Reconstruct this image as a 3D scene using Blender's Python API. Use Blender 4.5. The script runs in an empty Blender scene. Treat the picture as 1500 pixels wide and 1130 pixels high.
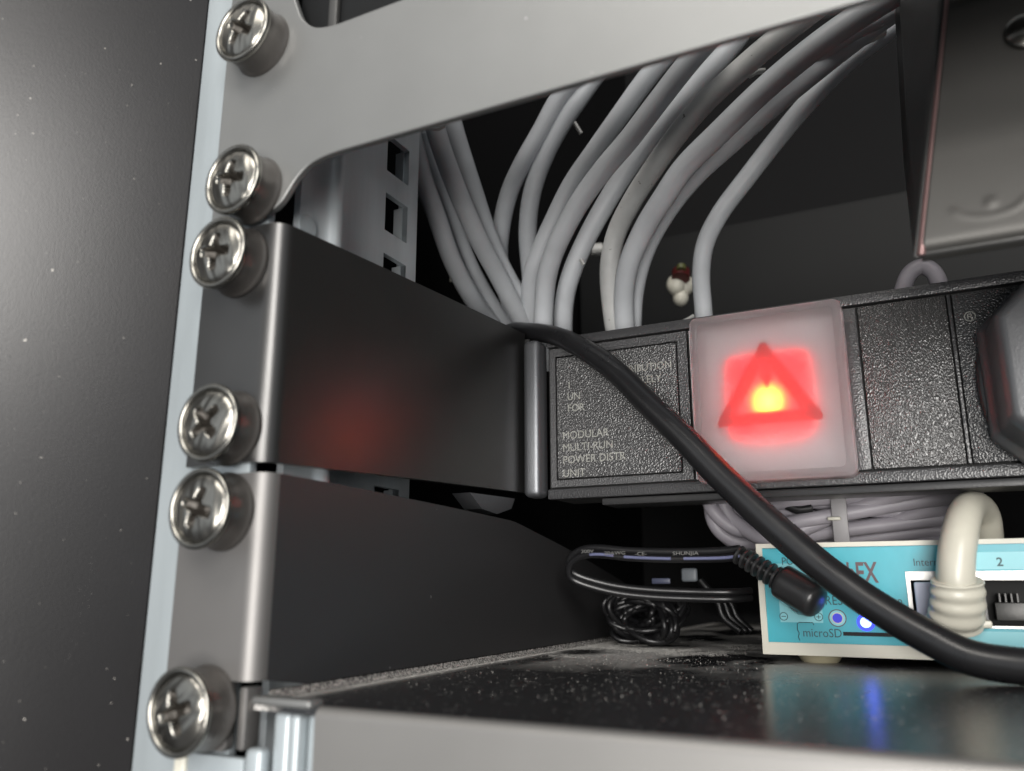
import bpy, bmesh, math, random
from mathutils import Vector, Matrix, noise
random.seed(7)
S = 0.001            # all lengths below are in millimetres
scene = bpy.context.scene

# ------------------------------------------------------------------ camera
YAW, PITCH, ROLL, FPX = 0.469847799, 0.238508893, -0.000515, 1200.87
CAM = Vector((106.318, -101.273, 19.056))
cy, sy, cp, sp = math.cos(YAW), math.sin(YAW), math.cos(PITCH), math.sin(PITCH)
FWD = Vector((-sy*cp, cy*cp, sp)); RT0 = Vector((cy, sy, 0)); UP0 = RT0.cross(FWD)
cr, sr = math.cos(ROLL), math.sin(ROLL)
RT = cr*RT0 + sr*UP0; UP = -sr*RT0 + cr*UP0
cd = bpy.data.cameras.new('camera'); cam = bpy.data.objects.new('camera', cd)
scene.collection.objects.link(cam); scene.camera = cam
M = Matrix.Identity(4)
for i, v in enumerate((RT, UP, -FWD)):
    for j in range(3): M[j][i] = v[j]
M.translation = CAM*S
cam.matrix_world = M
cd.sensor_width = 36; cd.lens = FPX/1500*36
cd.clip_start = 0.005; cd.clip_end = 20
cd.dof.use_dof = True; cd.dof.focus_distance = 0.203; cd.dof.aperture_fstop = 16

def at(u, v, y=None, t=None, x=None, z=None):
    """point in mm on the sight line of picture position (u,v) at a given world depth"""
    d = RT*((u-750)/FPX) + UP*(-(v-565)/FPX) + FWD
    if y is not None: t = (y-CAM.y)/d.y
    elif x is not None: t = (x-CAM.x)/d.x
    elif z is not None: t = (z-CAM.z)/d.z
    return CAM + d*t

# ------------------------------------------------------------------ world, lamps
scene.view_settings.view_transform = 'Standard'
scene.view_settings.look = 'None'
scene.view_settings.exposure = 0
scene.view_settings.gamma = 1
w = bpy.data.worlds.new('World'); scene.world = w; w.use_nodes = True
_n = w.node_tree.nodes; _l = w.node_tree.links     # a plain room: dim floor, grey walls, pale ceiling
_tc = _n.new('ShaderNodeTexCoord'); _sx = _n.new('ShaderNodeSeparateXYZ'); _l.new(_tc.outputs['Generated'], _sx.inputs[0])
_cr = _n.new('ShaderNodeValToRGB'); _mr = _n.new('ShaderNodeMapRange'); _mr.inputs[1].default_value = -1; _mr.inputs[2].default_value = 1
_l.new(_sx.outputs[2], _mr.inputs[0]); _l.new(_mr.outputs[0], _cr.inputs[0]); _l.new(_cr.outputs[0], _n['Background'].inputs[0])
_e = _cr.color_ramp.elements; _e[0].position = .30; _e[0].color = (.48, .48, .50, 1); _e[1].position = .75; _e[1].color = (1.15, 1.2, 1.25, 1)
_k = _cr.color_ramp.elements.new(.48); _k.color = (.75, .84, .95, 1)
w.node_tree.nodes['Background'].inputs[1].default_value = 0.32
def area(name, loc, target, size, sizey, power, col):
    l = bpy.data.lights.new(name, 'AREA'); l.shape = 'RECTANGLE'; l.size = size; l.size_y = sizey
    l.energy = power; l.color = col
    o = bpy.data.objects.new(name, l); scene.collection.objects.link(o)
    o.location = Vector(loc)*S
    o.rotation_euler = (Vector(target)-Vector(loc)).to_track_quat('-Z', 'Y').to_euler()
    return o
area('ceiling_lamp', (100, -900, 1100), (60, 50, 60), 0.8, 0.5, 10, (1.0, 0.95, 0.88))
area('low_fill_lamp', (360, -1050, -110), (50, 60, 70), 0.45, 0.60, 17, (1.0, 0.97, 0.93))  # unseen low fill added to light cables and strip beneath the crossbar
area('side_lamp', (640, -920, 430), (60, 40, 60), 0.45, 0.45, 10.5, (1.0, 0.97, 0.93))
area('left_fill_light', (-1000, -1100, 300), (0, 0, 60), 1.2, 1.2, 2.5, (0.93, 0.97, 1.0))  # unseen soft fill added at the left for highlights on the bar

# ------------------------------------------------------------------ materials
MATS = {}
def mat(name, col, rough=.5, metal=0, bump=0, bscale=1.0, bdetail=3, var=0, vscale=.05, trans=0, emit=None, estr=0,
        coat=0, spec=.5, vor=False, speck=None, stretch=None, rvar=0, bdist=.12):
    """bscale / vscale: noise cells per millimetre"""
    if name in MATS: return MATS[name]
    m = bpy.data.materials.new(name); m.use_nodes = True; MATS[name] = m
    nt = m.node_tree; n = nt.nodes; L = nt.links; b = n['Principled BSDF']
    b.inputs['Base Color'].default_value = (*col, 1); b.inputs['Roughness'].default_value = rough
    b.inputs['Metallic'].default_value = metal; b.inputs['Transmission Weight'].default_value = trans
    b.inputs['Coat Weight'].default_value = coat; b.inputs['Specular IOR Level'].default_value = spec
    if emit:
        b.inputs['Emission Color'].default_value = (*emit, 1); b.inputs['Emission Strength'].default_value = estr
    tc = n.new('ShaderNodeTexCoord'); mp = n.new('ShaderNodeMapping'); L.new(tc.outputs['Object'], mp.inputs[0])
    if stretch: mp.inputs['Scale'].default_value = stretch
    def nz(sc, det=3):
        t = n.new('ShaderNodeTexNoise'); t.inputs['Scale'].default_value = sc/S; t.inputs['Detail'].default_value = det
        L.new(mp.outputs[0], t.inputs['Vector']); return t.outputs['Fac']
    def ramp(src, a, bb, va, vb):
        r = n.new('ShaderNodeMapRange'); r.inputs['From Min'].default_value = a; r.inputs['From Max'].default_value = bb
        r.inputs['To Min'].default_value = va; r.inputs['To Max'].default_value = vb; L.new(src, r.inputs['Value']); return r.outputs[0]
    colout = None
    if var:
        f = ramp(nz(vscale, 5), .3, .7, 1-var, 1+var)
        mx = n.new('ShaderNodeMix'); mx.data_type = 'RGBA'; mx.blend_type = 'MULTIPLY'; mx.inputs[0].default_value = 1
        mx.inputs[6].default_value = (*col, 1); L.new(f, mx.inputs[7]); colout = mx.outputs[2]
    if speck:   # (scale, threshold, colour)
        f = ramp(nz(speck[0], 2), speck[1], speck[1]+.02, 0, 1)
        mx = n.new('ShaderNodeMix'); mx.data_type = 'RGBA'
        L.new(f, mx.inputs[0]); mx.inputs[6].default_value = (*col, 1); mx.inputs[7].default_value = (*speck[2], 1)
        if colout: L.new(colout, mx.inputs[6])
        colout = mx.outputs[2]
    if colout: L.new(colout, b.inputs['Base Color'])
    if rvar: L.new(ramp(nz(vscale*1.7, 4), .3, .7, max(0.02, rough-rvar), rough+rvar), b.inputs['Roughness'])
    if bump:
        bp = n.new('ShaderNodeBump'); bp.inputs['Strength'].default_value = bump; bp.inputs['Distance'].default_value = bdist*S
        if vor:
            vt = n.new('ShaderNodeTexVoronoi'); vt.inputs['Scale'].default_value = bscale/S; vt.feature = 'SMOOTH_F1'; vt.inputs['Smoothness'].default_value = .5
            L.new(mp.outputs[0], vt.inputs['Vector']); L.new(vt.outputs['Distance'], bp.inputs['Height'])
        else: L.new(nz(bscale, bdetail), bp.inputs['Height'])
        L.new(bp.outputs[0], b.inputs['Normal'])
    return m

m_cabinet = mat('cabinet_black_powder', (.007, .0064, .0068), .33, 0, spec=.62, bump=.12, bscale=2.2, var=.2, vscale=.03, speck=(1.1, .76, (.35, .33, .3)))
m_dark = mat('interior_black', (.0035, .0035, .004), .7, spec=.2)
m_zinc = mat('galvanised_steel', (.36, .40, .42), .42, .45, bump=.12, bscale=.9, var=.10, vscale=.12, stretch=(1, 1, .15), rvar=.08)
m_zincs = mat('side_galvanised_lightened', (.60, .645, .67), .40, .45, bump=.12, bscale=.9, var=.12, vscale=.12, stretch=(1, 1, .15), rvar=.08)  # same zinc as the front flange, colour lightened where little light reaches
m_bar = mat('bar_satin_steel', (.215, .218, .215), .48, .7, bump=.10, bscale=2.5, var=.05, vscale=.05, speck=(.9, .77, (.75, .75, .75)))
m_bracket = mat('bracket_black_nickel', (.088, .087, .086), .32, .88, bump=.08, bscale=3, var=.05, vscale=.06)
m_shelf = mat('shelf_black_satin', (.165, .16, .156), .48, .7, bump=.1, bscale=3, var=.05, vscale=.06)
m_nickel = mat('nickel_screw', (.25, .242, .22), .25, 1, bump=.10, bscale=.55, var=.12, vscale=.35)
m_cup = mat('cup_washer_grey', (.12, .112, .105), .32, .7, bump=.1, bscale=1.5)
m_pdu = mat('pdu_textured_plastic', (.036, .036, .037), .26, 0, bump=1, bscale=2.6, spec=.75, bdist=.16, vor=True)
m_pdu_spark = mat('pdu_sparkling_plastic', (.040, .039, .039), .24, 0, bump=1.0, bscale=2.8, spec=1, stretch=(1.5, 1, .7), bdist=.19, vor=True)
m_pdurim = mat('pdu_rim_plastic', (.034, .034, .036), .34, 0, bump=1, bscale=2.6, spec=.8, bdist=.10, vor=True)
m_endcap = mat('end_profile_grey', (.15, .155, .165), .42, .8, bump=.5, bscale=2.2)
m_groove = mat('groove_black', (.004, .004, .004), .7)
m_print = mat('grey_print', (.24, .24, .22), .5)
m_cable = mat('grey_cable_jacket', (.49, .51, .535), .45, 0, bump=.12, bscale=.8, var=.10, vscale=.08, spec=.4)
m_cabled = mat('dirty_grey_cable_jacket', (.46, .465, .46), .5, 0, bump=.15, bscale=.8, var=.14, vscale=.12, speck=(.5, .72, (.14, .13, .12)))
m_cablel = mat('lavender_grey_jacket', (.33, .31, .345), .45, 0, bump=.12, bscale=.8, var=.08, vscale=.1)
m_black = mat('black_cable_rubber', (.011, .011, .012), .30, 0, bump=.05, bscale=1.6, spec=.6, rvar=.05, vscale=.1)
m_blackg = mat('black_glossy_wire', (.010, .010, .011), .34, 0, bump=.1, bscale=1.2, spec=.6)
m_stripe = mat('wire_stripe', (.12, .13, .22), .4)
m_plug = mat('black_plug_plastic', (.022, .022, .023), .33, 0, bump=.25, bscale=2.8, spec=.6)
m_cream = mat('cream_plastic', (.50, .482, .41), .33, 0, bump=.08, bscale=.6, var=.05, vscale=.15)
m_rwhite = mat('router_white_plastic', (.56, .545, .47), .40, 0, bump=.1, bscale=2.5)
m_teal = mat('router_teal_label', (.045, .36, .44), .34, 0, bump=.10, bscale=1.1, var=.10, vscale=.10)
m_teall = mat('label_pale_patch', (.22, .56, .62), .38)
m_ink = mat('label_ink', (.02, .07, .08), .5)
m_inkr = mat('label_logo_ink', (.09, .055, .062), .5)
m_metal = mat('port_shield_metal', (.50, .49, .47), .38, 1, bump=.15, bscale=.5)
m_clear = mat('clear_plug_plastic', (.62, .66, .80), .22, 0, trans=.35)
m_foot = mat('rubber_foot', (.42, .38, .26), .4)
m_taupe = mat('taupe_metal', (.066, .064, .060), .50, .6, bump=.12, bscale=1.8, var=.06, vscale=.05)
m_taupes = mat('taupe_side_metal', (.085, .084, .082), .45, .7, bump=.2, bscale=1.2, var=.15, vscale=.08)
m_ledred = mat('red_lamp_glow', (.12, .003, .003), .5, emit=(1.0, .012, .012), estr=15)
m_ledhot = mat('orange_lamp_core', (.5, .2, .02), .5, emit=(1.0, .30, .03), estr=26)
m_ledblue = mat('blue_led_glow', (.1, .1, .6), .4, emit=(.12, .18, 1.0), estr=9)
m_tri = mat('red_warning_print', (.95, .012, .03), .5)
_n = m_tri.node_tree; _t = _n.nodes.new('ShaderNodeBsdfTransparent'); _t.inputs[0].default_value = (.90, .03, .05, 1)
_m = _n.nodes.new('ShaderNodeMixShader'); _m.inputs[0].default_value = .19
_tl = _n.nodes.new('ShaderNodeBsdfTranslucent'); _tl.inputs[0].default_value = (.9, .01, .025, 1)
_m2 = _n.nodes.new('ShaderNodeMixShader'); _m2.inputs[0].default_value = .45
_n.links.new(_n.nodes['Principled BSDF'].outputs[0], _m2.inputs[1]); _n.links.new(_tl.outputs[0], _m2.inputs[2])
_n.links.new(_t.outputs[0], _m.inputs[1]); _n.links.new(_m2.outputs[0], _m.inputs[2])
_n.links.new(_m.outputs[0], _n.nodes['Material Output'].inputs[0])
m_tie = mat('milky_cable_tie', (.62, .62, .60), .4, trans=.2)
m_dust = mat('dust', (.36, .35, .33), .9)
m_red = mat('red_plastic', (.07, .01, .01), .4)
m_brass = mat('yellow_tip', (.08, .085, .03), .4)
m_rear = mat('rear_device_grey', (.0065, .007, .0075), .6, spec=.25)

def radial_glow(m, c, stops, strength, rx=1.0):
    # lamp behind its diffuser: brightest at the filament
    nt = m.node_tree; n = nt.nodes; L = nt.links; b = n['Principled BSDF']
    tc = n.new('ShaderNodeTexCoord'); mp = n.new('ShaderNodeMapping'); L.new(tc.outputs['Object'], mp.inputs[0])
    mp.inputs['Location'].default_value = (-c[0]*S, 0, -c[1]*S)
    m2 = n.new('ShaderNodeMapping'); m2.inputs['Scale'].default_value = (rx, 0, 1); L.new(mp.outputs[0], m2.inputs[0])
    ln = n.new('ShaderNodeVectorMath'); ln.operation = 'LENGTH'; L.new(m2.outputs[0], ln.inputs[0])
    mr = n.new('ShaderNodeMapRange'); mr.inputs[2].default_value = 12*S; L.new(ln.outputs['Value'], mr.inputs[0])
    cr_ = n.new('ShaderNodeValToRGB'); L.new(mr.outputs[0], cr_.inputs[0]); e = cr_.color_ramp.elements
    e[0].position = stops[0][0]; e[0].color = stops[0][1]; e[1].position = stops[-1][0]; e[1].color = stops[-1][1]
    for p, cc in stops[1:-1]: k = cr_.color_ramp.elements.new(p); k.color = cc
    L.new(cr_.outputs[0], b.inputs['Emission Color']); b.inputs['Emission Strength'].default_value = strength
radial_glow(m_ledred, (74.2, 61.8), [(.0, (.62, .26, .03, 1)), (.16, (.60, .17, .015, 1)), (.38, (.34, .005, .005, 1)), (.75, (.22, .001, .002, 1)), (1, (.15, .001, .002, 1))], 21, 1.1)

# shelf top: black satin with wiped dust patches (dust has a shape of its own)
def shelf_top_mat():
    m = bpy.data.materials.new('dusty_shelf_top'); m.use_nodes = True
    nt = m.node_tree; n = nt.nodes; L = nt.links; b = n['Principled BSDF']
    tc = n.new('ShaderNodeTexCoord'); mp = n.new('ShaderNodeMapping'); L.new(tc.outputs['Object'], mp.inputs[0])
    mp.inputs['Scale'].default_value = (1, .75, 1)
    def nz(sc, det, vec=mp.outputs[0]):
        t = n.new('ShaderNodeTexNoise'); t.inputs['Scale'].default_value = sc/S; t.inputs['Detail'].default_value = det
        L.new(vec, t.inputs['Vector']); return t.outputs['Fac']
    def mr(src, a, bb, va=0, vb=1):
        r = n.new('ShaderNodeMapRange'); r.inputs[1].default_value = a; r.inputs[2].default_value = bb
        r.inputs[3].default_value = va; r.inputs[4].default_value = vb; r.clamp = True; L.new(src, r.inputs[0]); return r.outputs[0]
    def mul(a, c, op='MULTIPLY'):
        k = n.new('ShaderNodeMath'); k.operation = op; k.use_clamp = True
        for i, s in enumerate((a, c)):
            if isinstance(s, (int, float)): k.inputs[i].default_value = s
            else: L.new(s, k.inputs[i])
        return k.outputs[0]
    sx = n.new('ShaderNodeSeparateXYZ'); L.new(tc.outputs['Object'], sx.inputs[0])
    y, x = sx.outputs[1], sx.outputs[0]
    patch = mr(nz(.045, 6), .42, .54)
    zone = mul(mr(y, 60*S, 105*S), mr(x, 95*S, 60*S))
    grain = mr(nz(2.2, 3), .40, .64, .30, 1)
    fine = mr(nz(.9, 3), .66, .72, 0, 1)
    dm = mul(mul(patch, zone), grain)
    side = mul(mr(x, 15*S, 10.5*S), grain)
    dm = mul(mul(dm, side, 'ADD'), mul(fine, .18), 'ADD')
    mx = n.new('ShaderNodeMix'); mx.data_type = 'RGBA'; L.new(dm, mx.inputs[0])
    mx.inputs[6].default_value = (.014, .014, .015, 1); mx.inputs[7].default_value = (.70, .68, .65, 1)
    L.new(mx.outputs[2], b.inputs['Base Color'])
    L.new(mr(dm, 0, 1, .26, .85), b.inputs['Roughness'])
    b.inputs['Specular IOR Level'].default_value = .8
    bp = n.new('ShaderNodeBump'); bp.inputs['Strength'].default_value = .12; bp.inputs['Distance'].default_value = .1*S
    L.new(nz(1.6, 3), bp.inputs['Height']); L.new(bp.outputs[0], b.inputs['Normal'])
    return m
m_shelftop = shelf_top_mat()

# frosted cover of the lamp
def frost_mat():
    m = bpy.data.materials.new('frosted_cover'); m.use_nodes = True
    nt = m.node_tree; n = nt.nodes; L = nt.links
    b = n['Principled BSDF']; b.inputs['Base Color'].default_value = (.86, .84, .85, 1)
    b.inputs['Transmission Weight'].default_value = 1; b.inputs['Roughness'].default_value = .80; b.inputs['IOR'].default_value = 1.3
    d0 = n.new('ShaderNodeBsdfPrincipled'); d0.inputs['Base Color'].default_value = (.34, .335, .335, 1); d0.inputs['Roughness'].default_value = .4
    tl = n.new('ShaderNodeBsdfTranslucent'); tl.inputs[0].default_value = (.85, .8, .8, 1)
    d = n.new('ShaderNodeMixShader'); d.inputs[0].default_value = .15; L.new(d0.outputs[0], d.inputs[1]); L.new(tl.outputs[0], d.inputs[2])
    mx = n.new('ShaderNodeMixShader'); mx.inputs[0].default_value = .11
    L.new(b.outputs[0], mx.inputs[1]); L.new(d.outputs[0], mx.inputs[2]); L.new(mx.outputs[0], n['Material Output'].inputs[0])
    return m
m_frost = frost_mat()

# ------------------------------------------------------------------ helpers
def finish(name, bm, m, parent=None, smooth=True, ang=35, kind=None):
    bmesh.ops.remove_doubles(bm, verts=bm.verts, dist=1e-5)
    for f in bm.faces: f.smooth = smooth
    if smooth:
        for e in bm.edges:
            if len(e.link_faces) == 2 and e.calc_face_angle(0) > math.radians(ang): e.smooth = False
    bmesh.ops.scale(bm, vec=(S, S, S), verts=bm.verts)
    me = bpy.data.meshes.new(name); bm.to_mesh(me); bm.free()
    me.materials.append(m)
    o = bpy.data.objects.new(name, me); scene.collection.objects.link(o)
    if parent:
        o.parent = parent
        p = parent
        off = Vector((0, 0, 0))
        while p: off += p.location; p = p.parent
        o.location = -off + Vector(o.location)
        # keep geometry where it was built: shift by the parents' origin
    if kind: o['kind'] = kind
    return o
def tag(o, label, cat, group=None):
    o['label'] = label; o['category'] = cat
    if group: o['group'] = group
    return o
def thing(name, label, cat, loc, group=None):
    o = bpy.data.objects.new(name, None); scene.collection.objects.link(o)
    o.empty_display_size = .005
    o.location = Vector(loc)*S
    return tag(o, label, cat, group)
def box_bm(a, b, bev=0, seg=2, bm=None):
    bm2 = bmesh.new()
    bmesh.ops.create_cube(bm2, size=1)
    a, b = Vector(a), Vector(b)
    for v in bm2.verts: v.co = Vector([(a[i]+b[i])/2 + v.co[i]*(b[i]-a[i]) for i in range(3)])
    if bev: bmesh.ops.bevel(bm2, geom=bm2.edges[:], offset=bev, segments=seg, profile=.5, affect='EDGES')
    if bm is None: return bm2
    me = bpy.data.meshes.new('t'); bm2.to_mesh(me); bm2.free(); bm.from_mesh(me); bpy.data.meshes.remove(me)
    return bm
def box(name, a, b, m, parent=None, bev=0, seg=2, kind=None): return finish(name, box_bm(a, b, bev, seg), m, parent, kind=kind)
def catmull(pts, n=8):
    P = [Vector(p) for p in pts]; P = [2*P[0]-P[1]] + P + [2*P[-1]-P[-2]]; out = []
    for i in range(1, len(P)-2):
        a, b, c, d = P[i-1:i+3]
        for k in range(n):
            t = k/n
            out.append(.5*((2*b)+(c-a)*t+(2*a-5*b+4*c-d)*t*t+(3*b-a-3*c+d)*t**3))
    out.append(P[-2]); return out
def tube_bm(path, r, segs=16, bm=None, caps=True, rf=None):
    if bm is None: bm = bmesh.new()
    n = len(path); T = [(path[min(i+1, n-1)]-path[max(i-1, 0)]).normalized() for i in range(n)]
    ref = Vector((0, 0, 1)) if abs(T[0].z) < .9 else Vector((1, 0, 0))
    nrm = T[0].cross(ref).normalized(); rings = []
    for i in range(n):
        nrm = (nrm - T[i]*nrm.dot(T[i])).normalized(); bn = T[i].cross(nrm)
        rr = rf(i/(n-1)) if rf else r
        if not isinstance(rr, tuple): rr = (rr, rr)
        rings.append([bm.verts.new(path[i]+nrm*math.cos(2*math.pi*k/segs)*rr[0]+bn*math.sin(2*math.pi*k/segs)*rr[1]) for k in range(segs)])
    for i in range(n-1):
        for k in range(segs):
            bm.faces.new((rings[i][k], rings[i][(k+1) % segs], rings[i+1][(k+1) % segs], rings[i+1][k]))
    if caps: bm.faces.new(rings[0][::-1]); bm.faces.new(rings[-1])
    return bm
def tube(name, pts, r, m, parent=None, n=8, segs=16, rf=None, spline=True):
    return finish(name, tube_bm(catmull(pts, n) if spline else [Vector(p) for p in pts], r, segs, rf=rf), m, parent, ang=50)
def prism_bm(poly, axis, a, b, bm=None):
    """poly of 2D points extruded along axis from a to b (axis 'y': (x,z); axis 'x': (y,z); axis 'z': (x,y))"""
    if bm is None: bm = bmesh.new()
    def P(p, t): return {'y': (p[0], t, p[1]), 'x': (t, p[0], p[1]), 'z': (p[0], p[1], t)}[axis]
    A = [bm.verts.new(P(p, a)) for p in poly]; B = [bm.verts.new(P(p, b)) for p in poly]; n = len(poly)
    bm.faces.new(A); bm.faces.new(B[::-1])
    for i in range(n): bm.faces.new((A[i], B[i], B[(i+1) % n], A[(i+1) % n]))
    bmesh.ops.recalc_face_normals(bm, faces=bm.faces)
    return bm
def rrect(x0, z0, x1, z1, r, n=6):
    out = []
    for cx, cz, a0 in ((x1-r, z1-r, 0), (x0+r, z1-r, 90), (x0+r, z0+r, 180), (x1-r, z0+r, 270)):
        for k in range(n+1):
            a = math.radians(a0+90*k/n); out.append((cx+r*math.cos(a), cz+r*math.sin(a)))
    return out
def bevel_sharp(bm, off, seg=2, ang=50):
    es = [e for e in bm.edges if len(e.link_faces) == 2 and e.calc_face_angle(0) > math.radians(ang)]
    bmesh.ops.bevel(bm, geom=es, offset=off, segments=seg, profile=.5, affect='EDGES')
    return bm
def ring_frame(o, i, y0, y1):
    """rectangular frame (x0,z0,x1,z1) outer o, inner i between depths y0 (front) and y1"""
    bm = bmesh.new()
    for a, b in (((o[0], y0, i[3]), (o[2], y1, o[3])), ((o[0], y0, o[1]), (o[2], y1, i[1])),
                 ((o[0], y0, i[1]), (i[0], y1, i[3])), ((i[2], y0, i[1]), (o[2], y1, i[3]))):
        box_bm(a, b, bm=bm)
    return bm
def text(name, s, x, z, y, size, m, parent, bold=0, sx=1.0, align='LEFT', rot=0, depth=.03):
    cu = bpy.data.curves.new(name, 'FONT'); cu.body = s; cu.size = size*S; cu.extrude = depth*S; cu.align_x = align
    cu.offset = bold*S; cu.resolution_u = 3
    o = bpy.data.objects.new(name, cu); scene.collection.objects.link(o)
    bpy.context.view_layer.update()
    dg = bpy.context.evaluated_depsgraph_get()
    me = bpy.data.meshes.new_from_object(o.evaluated_get(dg))
    bpy.data.objects.remove(o); me.transform(Matrix.Diagonal((sx, 1, 1, 1)))
    me.transform(Matrix.Rotation(rot, 4, 'Z')); me.transform(Matrix.Rotation(math.pi/2, 4, 'X'))
    me.transform(Matrix.Translation(Vector((x, y, z))*S))
    me.materials.clear(); me.materials.append(m)
    q = bpy.data.objects.new(name, me); scene.collection.objects.link(q)
    if parent:
        q.parent = parent; off = Vector((0, 0, 0)); p = parent
        while p: off += p.location; p = p.parent
        q.location = -off
    return q
def bent_sheet(stations, th, bm=None):
    """sheet metal following plan stations (x, y, ztop, zbot, nx, ny); thickness goes against the normal"""
    if bm is None: bm = bmesh.new()
    R = []
    for x, y, zt, zb, nx, ny in stations:
        R.append([bm.verts.new(p) for p in ((x, y, zb), (x, y, zt), (x-nx*th, y-ny*th, zt), (x-nx*th, y-ny*th, zb))])
    for a, b in zip(R, R[1:]):
        for k in range(4): bm.faces.new((a[k], a[(k+1) % 4], b[(k+1) % 4], b[k]))
    bm.faces.new(R[0]); bm.faces.new(R[-1][::-1])
    bmesh.ops.recalc_face_normals(bm, faces=bm.faces)
    return bm
def bend(x0, xb, r, zt, zb, segs=8):
    """stations of an ear at y=0 from x0 to the corner at xb with radius r, turning into +y"""
    st = [(x0, 0, zt, zb, 0, -1), (xb-r, 0, zt, zb, 0, -1)]
    for k in range(1, segs):
        a = math.radians(90*k/segs); st.append((xb-r+r*math.sin(a), r-r*math.cos(a), zt, zb, math.sin(a), -math.cos(a)))
    st.append((xb, r, zt, zb, 1, 0)); return st

# ------------------------------------------------------------------ the setting: inside of the cabinet
def wall(name, a, b, m):
    return box(name, a, b, m, kind='structure')
wall('back_wall', (-40, 330, -60), (480, 336, 420), m_dark)
wall('ceiling', (-40, 20, 414), (480, 330, 420), m_dark)
wall('floor', (-40, 20, -60), (480, 330, -54), m_dark)
wall('side_wall', (474, 6, -54), (480, 330, 414), m_dark)
wall('far_side_wall', (-40, 8, -54), (-34, 330, 414), m_dark)

bm = box_bm((-1.6, -240, -90), (0, 0, 320), bev=.3)
bmesh.ops.rotate(bm, cent=(0, 0, 0), matrix=Matrix.Rotation(math.radians(-45), 3, 'Z'), verts=bm.verts)
bmesh.ops.translate(bm, vec=(-16.65, 1.3, 0), verts=bm.verts)
tag(finish('cabinet_side_panel', bm, m_cabinet), 'black powder coated cabinet side with dust specks, left of the mounting rail', 'cabinet panel')

# ------------------------------------------------------------------ mounting rail
rail = thing('mounting_rail', 'pale galvanised vertical rail behind the row of screws, square holes in its side', 'rail', (-8, 1.5, -60))
bm = bmesh.new(); box_bm((-16.8, 1.4, -90), (4.5, 3.2, 320), bev=.35, bm=bm)
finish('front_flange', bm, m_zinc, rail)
# side flange, stepped inwards, with square holes
st = [(4.5, 9.5, 320, -90, 1, 0), (4.5, 16.6, 320, -90, 1, 0), (5.2, 17.6, 320, -90, .7, -.7), (5.9, 18.4, 320, -90, .9, -.4), (6.1, 19.4, 320, -90, 1, 0), (5.6, 20.8, 320, -90, .8, .6), (4.1, 21.6, 320, -90, .9, .4), (-3.6, 30, 320, -90, .9, .4), (-5, 33, 320, -90, 1, 0), (-5, 47, 320, -90, 1, 0)]
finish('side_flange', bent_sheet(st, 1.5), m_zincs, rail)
hp = 15.9
zh = [30.9-15*k for k in range(8, -1, -1)]+[44.5, 57.5]+[87.2+hp*k for k in range(-1, 15)]     # hole bottoms
bm = bmesh.new(); zs = [-90]
for z in zh: zs += [z, z+9.9]
zs.append(320)
for k in range(0, len(zs)-1, 2): box_bm((-6.5, 49.5, zs[k]), (-5, 59.0, zs[k+1]), bm=bm)
box_bm((-6.5, 47, -90), (-5, 49.5, 320), bm=bm); box_bm((-6.5, 59.0, -90), (-5, 63.4, 320), bm=bm)
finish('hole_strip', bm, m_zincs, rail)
bm = bmesh.new(); box_bm((-10, 62.0, -90), (-6.52, 63.4, 320), bm=bm)
for z in zh: box_bm((-9, 58.6, z), (-6.5, 59.0, z+9.9), bm=bm)
finish('hole_lip', bm, m_zincs, rail)
bm = tube_bm([Vector((4.5, 11, 86)), Vector((5.4, 11, 86))], 2.4, 20); bm2 = None
finish('weld_spot', bm, m_zinc, rail)

# ------------------------------------------------------------------ top bracket with the wide bar
poly = [(-8.2, 130.5), (-8.2, 85), (-7.2, 84.0)]
cc = [at(362, 319, y=0), at(395, 310, y=0), at(412, 297, y=0), at(424, 279, y=0), at(434, 263, y=0), at(452, 243, y=0), at(475, 230, y=0), at(500, 221, y=0)]
for p in catmull(cc, 3): poly.append((p.x, p.z))
poly[3] = (poly[3][0], 84.0)
poly += [(330, 91.0), (330, 117.8)]
cc = [at(500, 34, y=0), at(485, 38.5, y=0), at(468, 41, y=0), at(455, 38, y=0), at(443, 27, y=0), at(437, 12, y=0), at(433, 0, y=0)]
for p in catmull(cc, 3): poly.append((p.x, p.z))
poly += [(7.5, 130.5)]
bm = prism_bm(poly, 'y', -0.2, 1.2)
bar = tag(finish('crossbar_bracket', bm, m_bar, smooth=True, ang=25), 'wide pale grey steel crossbar running across the top from its screwed ear', 'bracket')
mod = bar.modifiers.new('b', 'BEVEL'); mod.width = .25*S; mod.segments = 2; mod.limit_method = 'ANGLE'

# next unit above: only its dark underside shows over the bar
up = thing('upper_device', 'black device seen in the gap above the pale crossbar', 'device', (60, 20, 125))
box('casing', (6, 4, 119.2), (330, 16, 180), m_rear, up, bev=1)
box('front_edge', (14.5, 2.6, 119.5), (16.6, 3.9, 170), m_taupes, up, bev=.4)
tube('hoop', [(20, 9, 150), (22, 9, 135), (26, 8, 127), (31, 7.5, 123.5), (36, 8, 122.5)], .6, m_taupe, up)
box('ear', (-8.2, -.2, 131.2), (8, 1.2, 175), m_bar, up, bev=.25)

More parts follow.
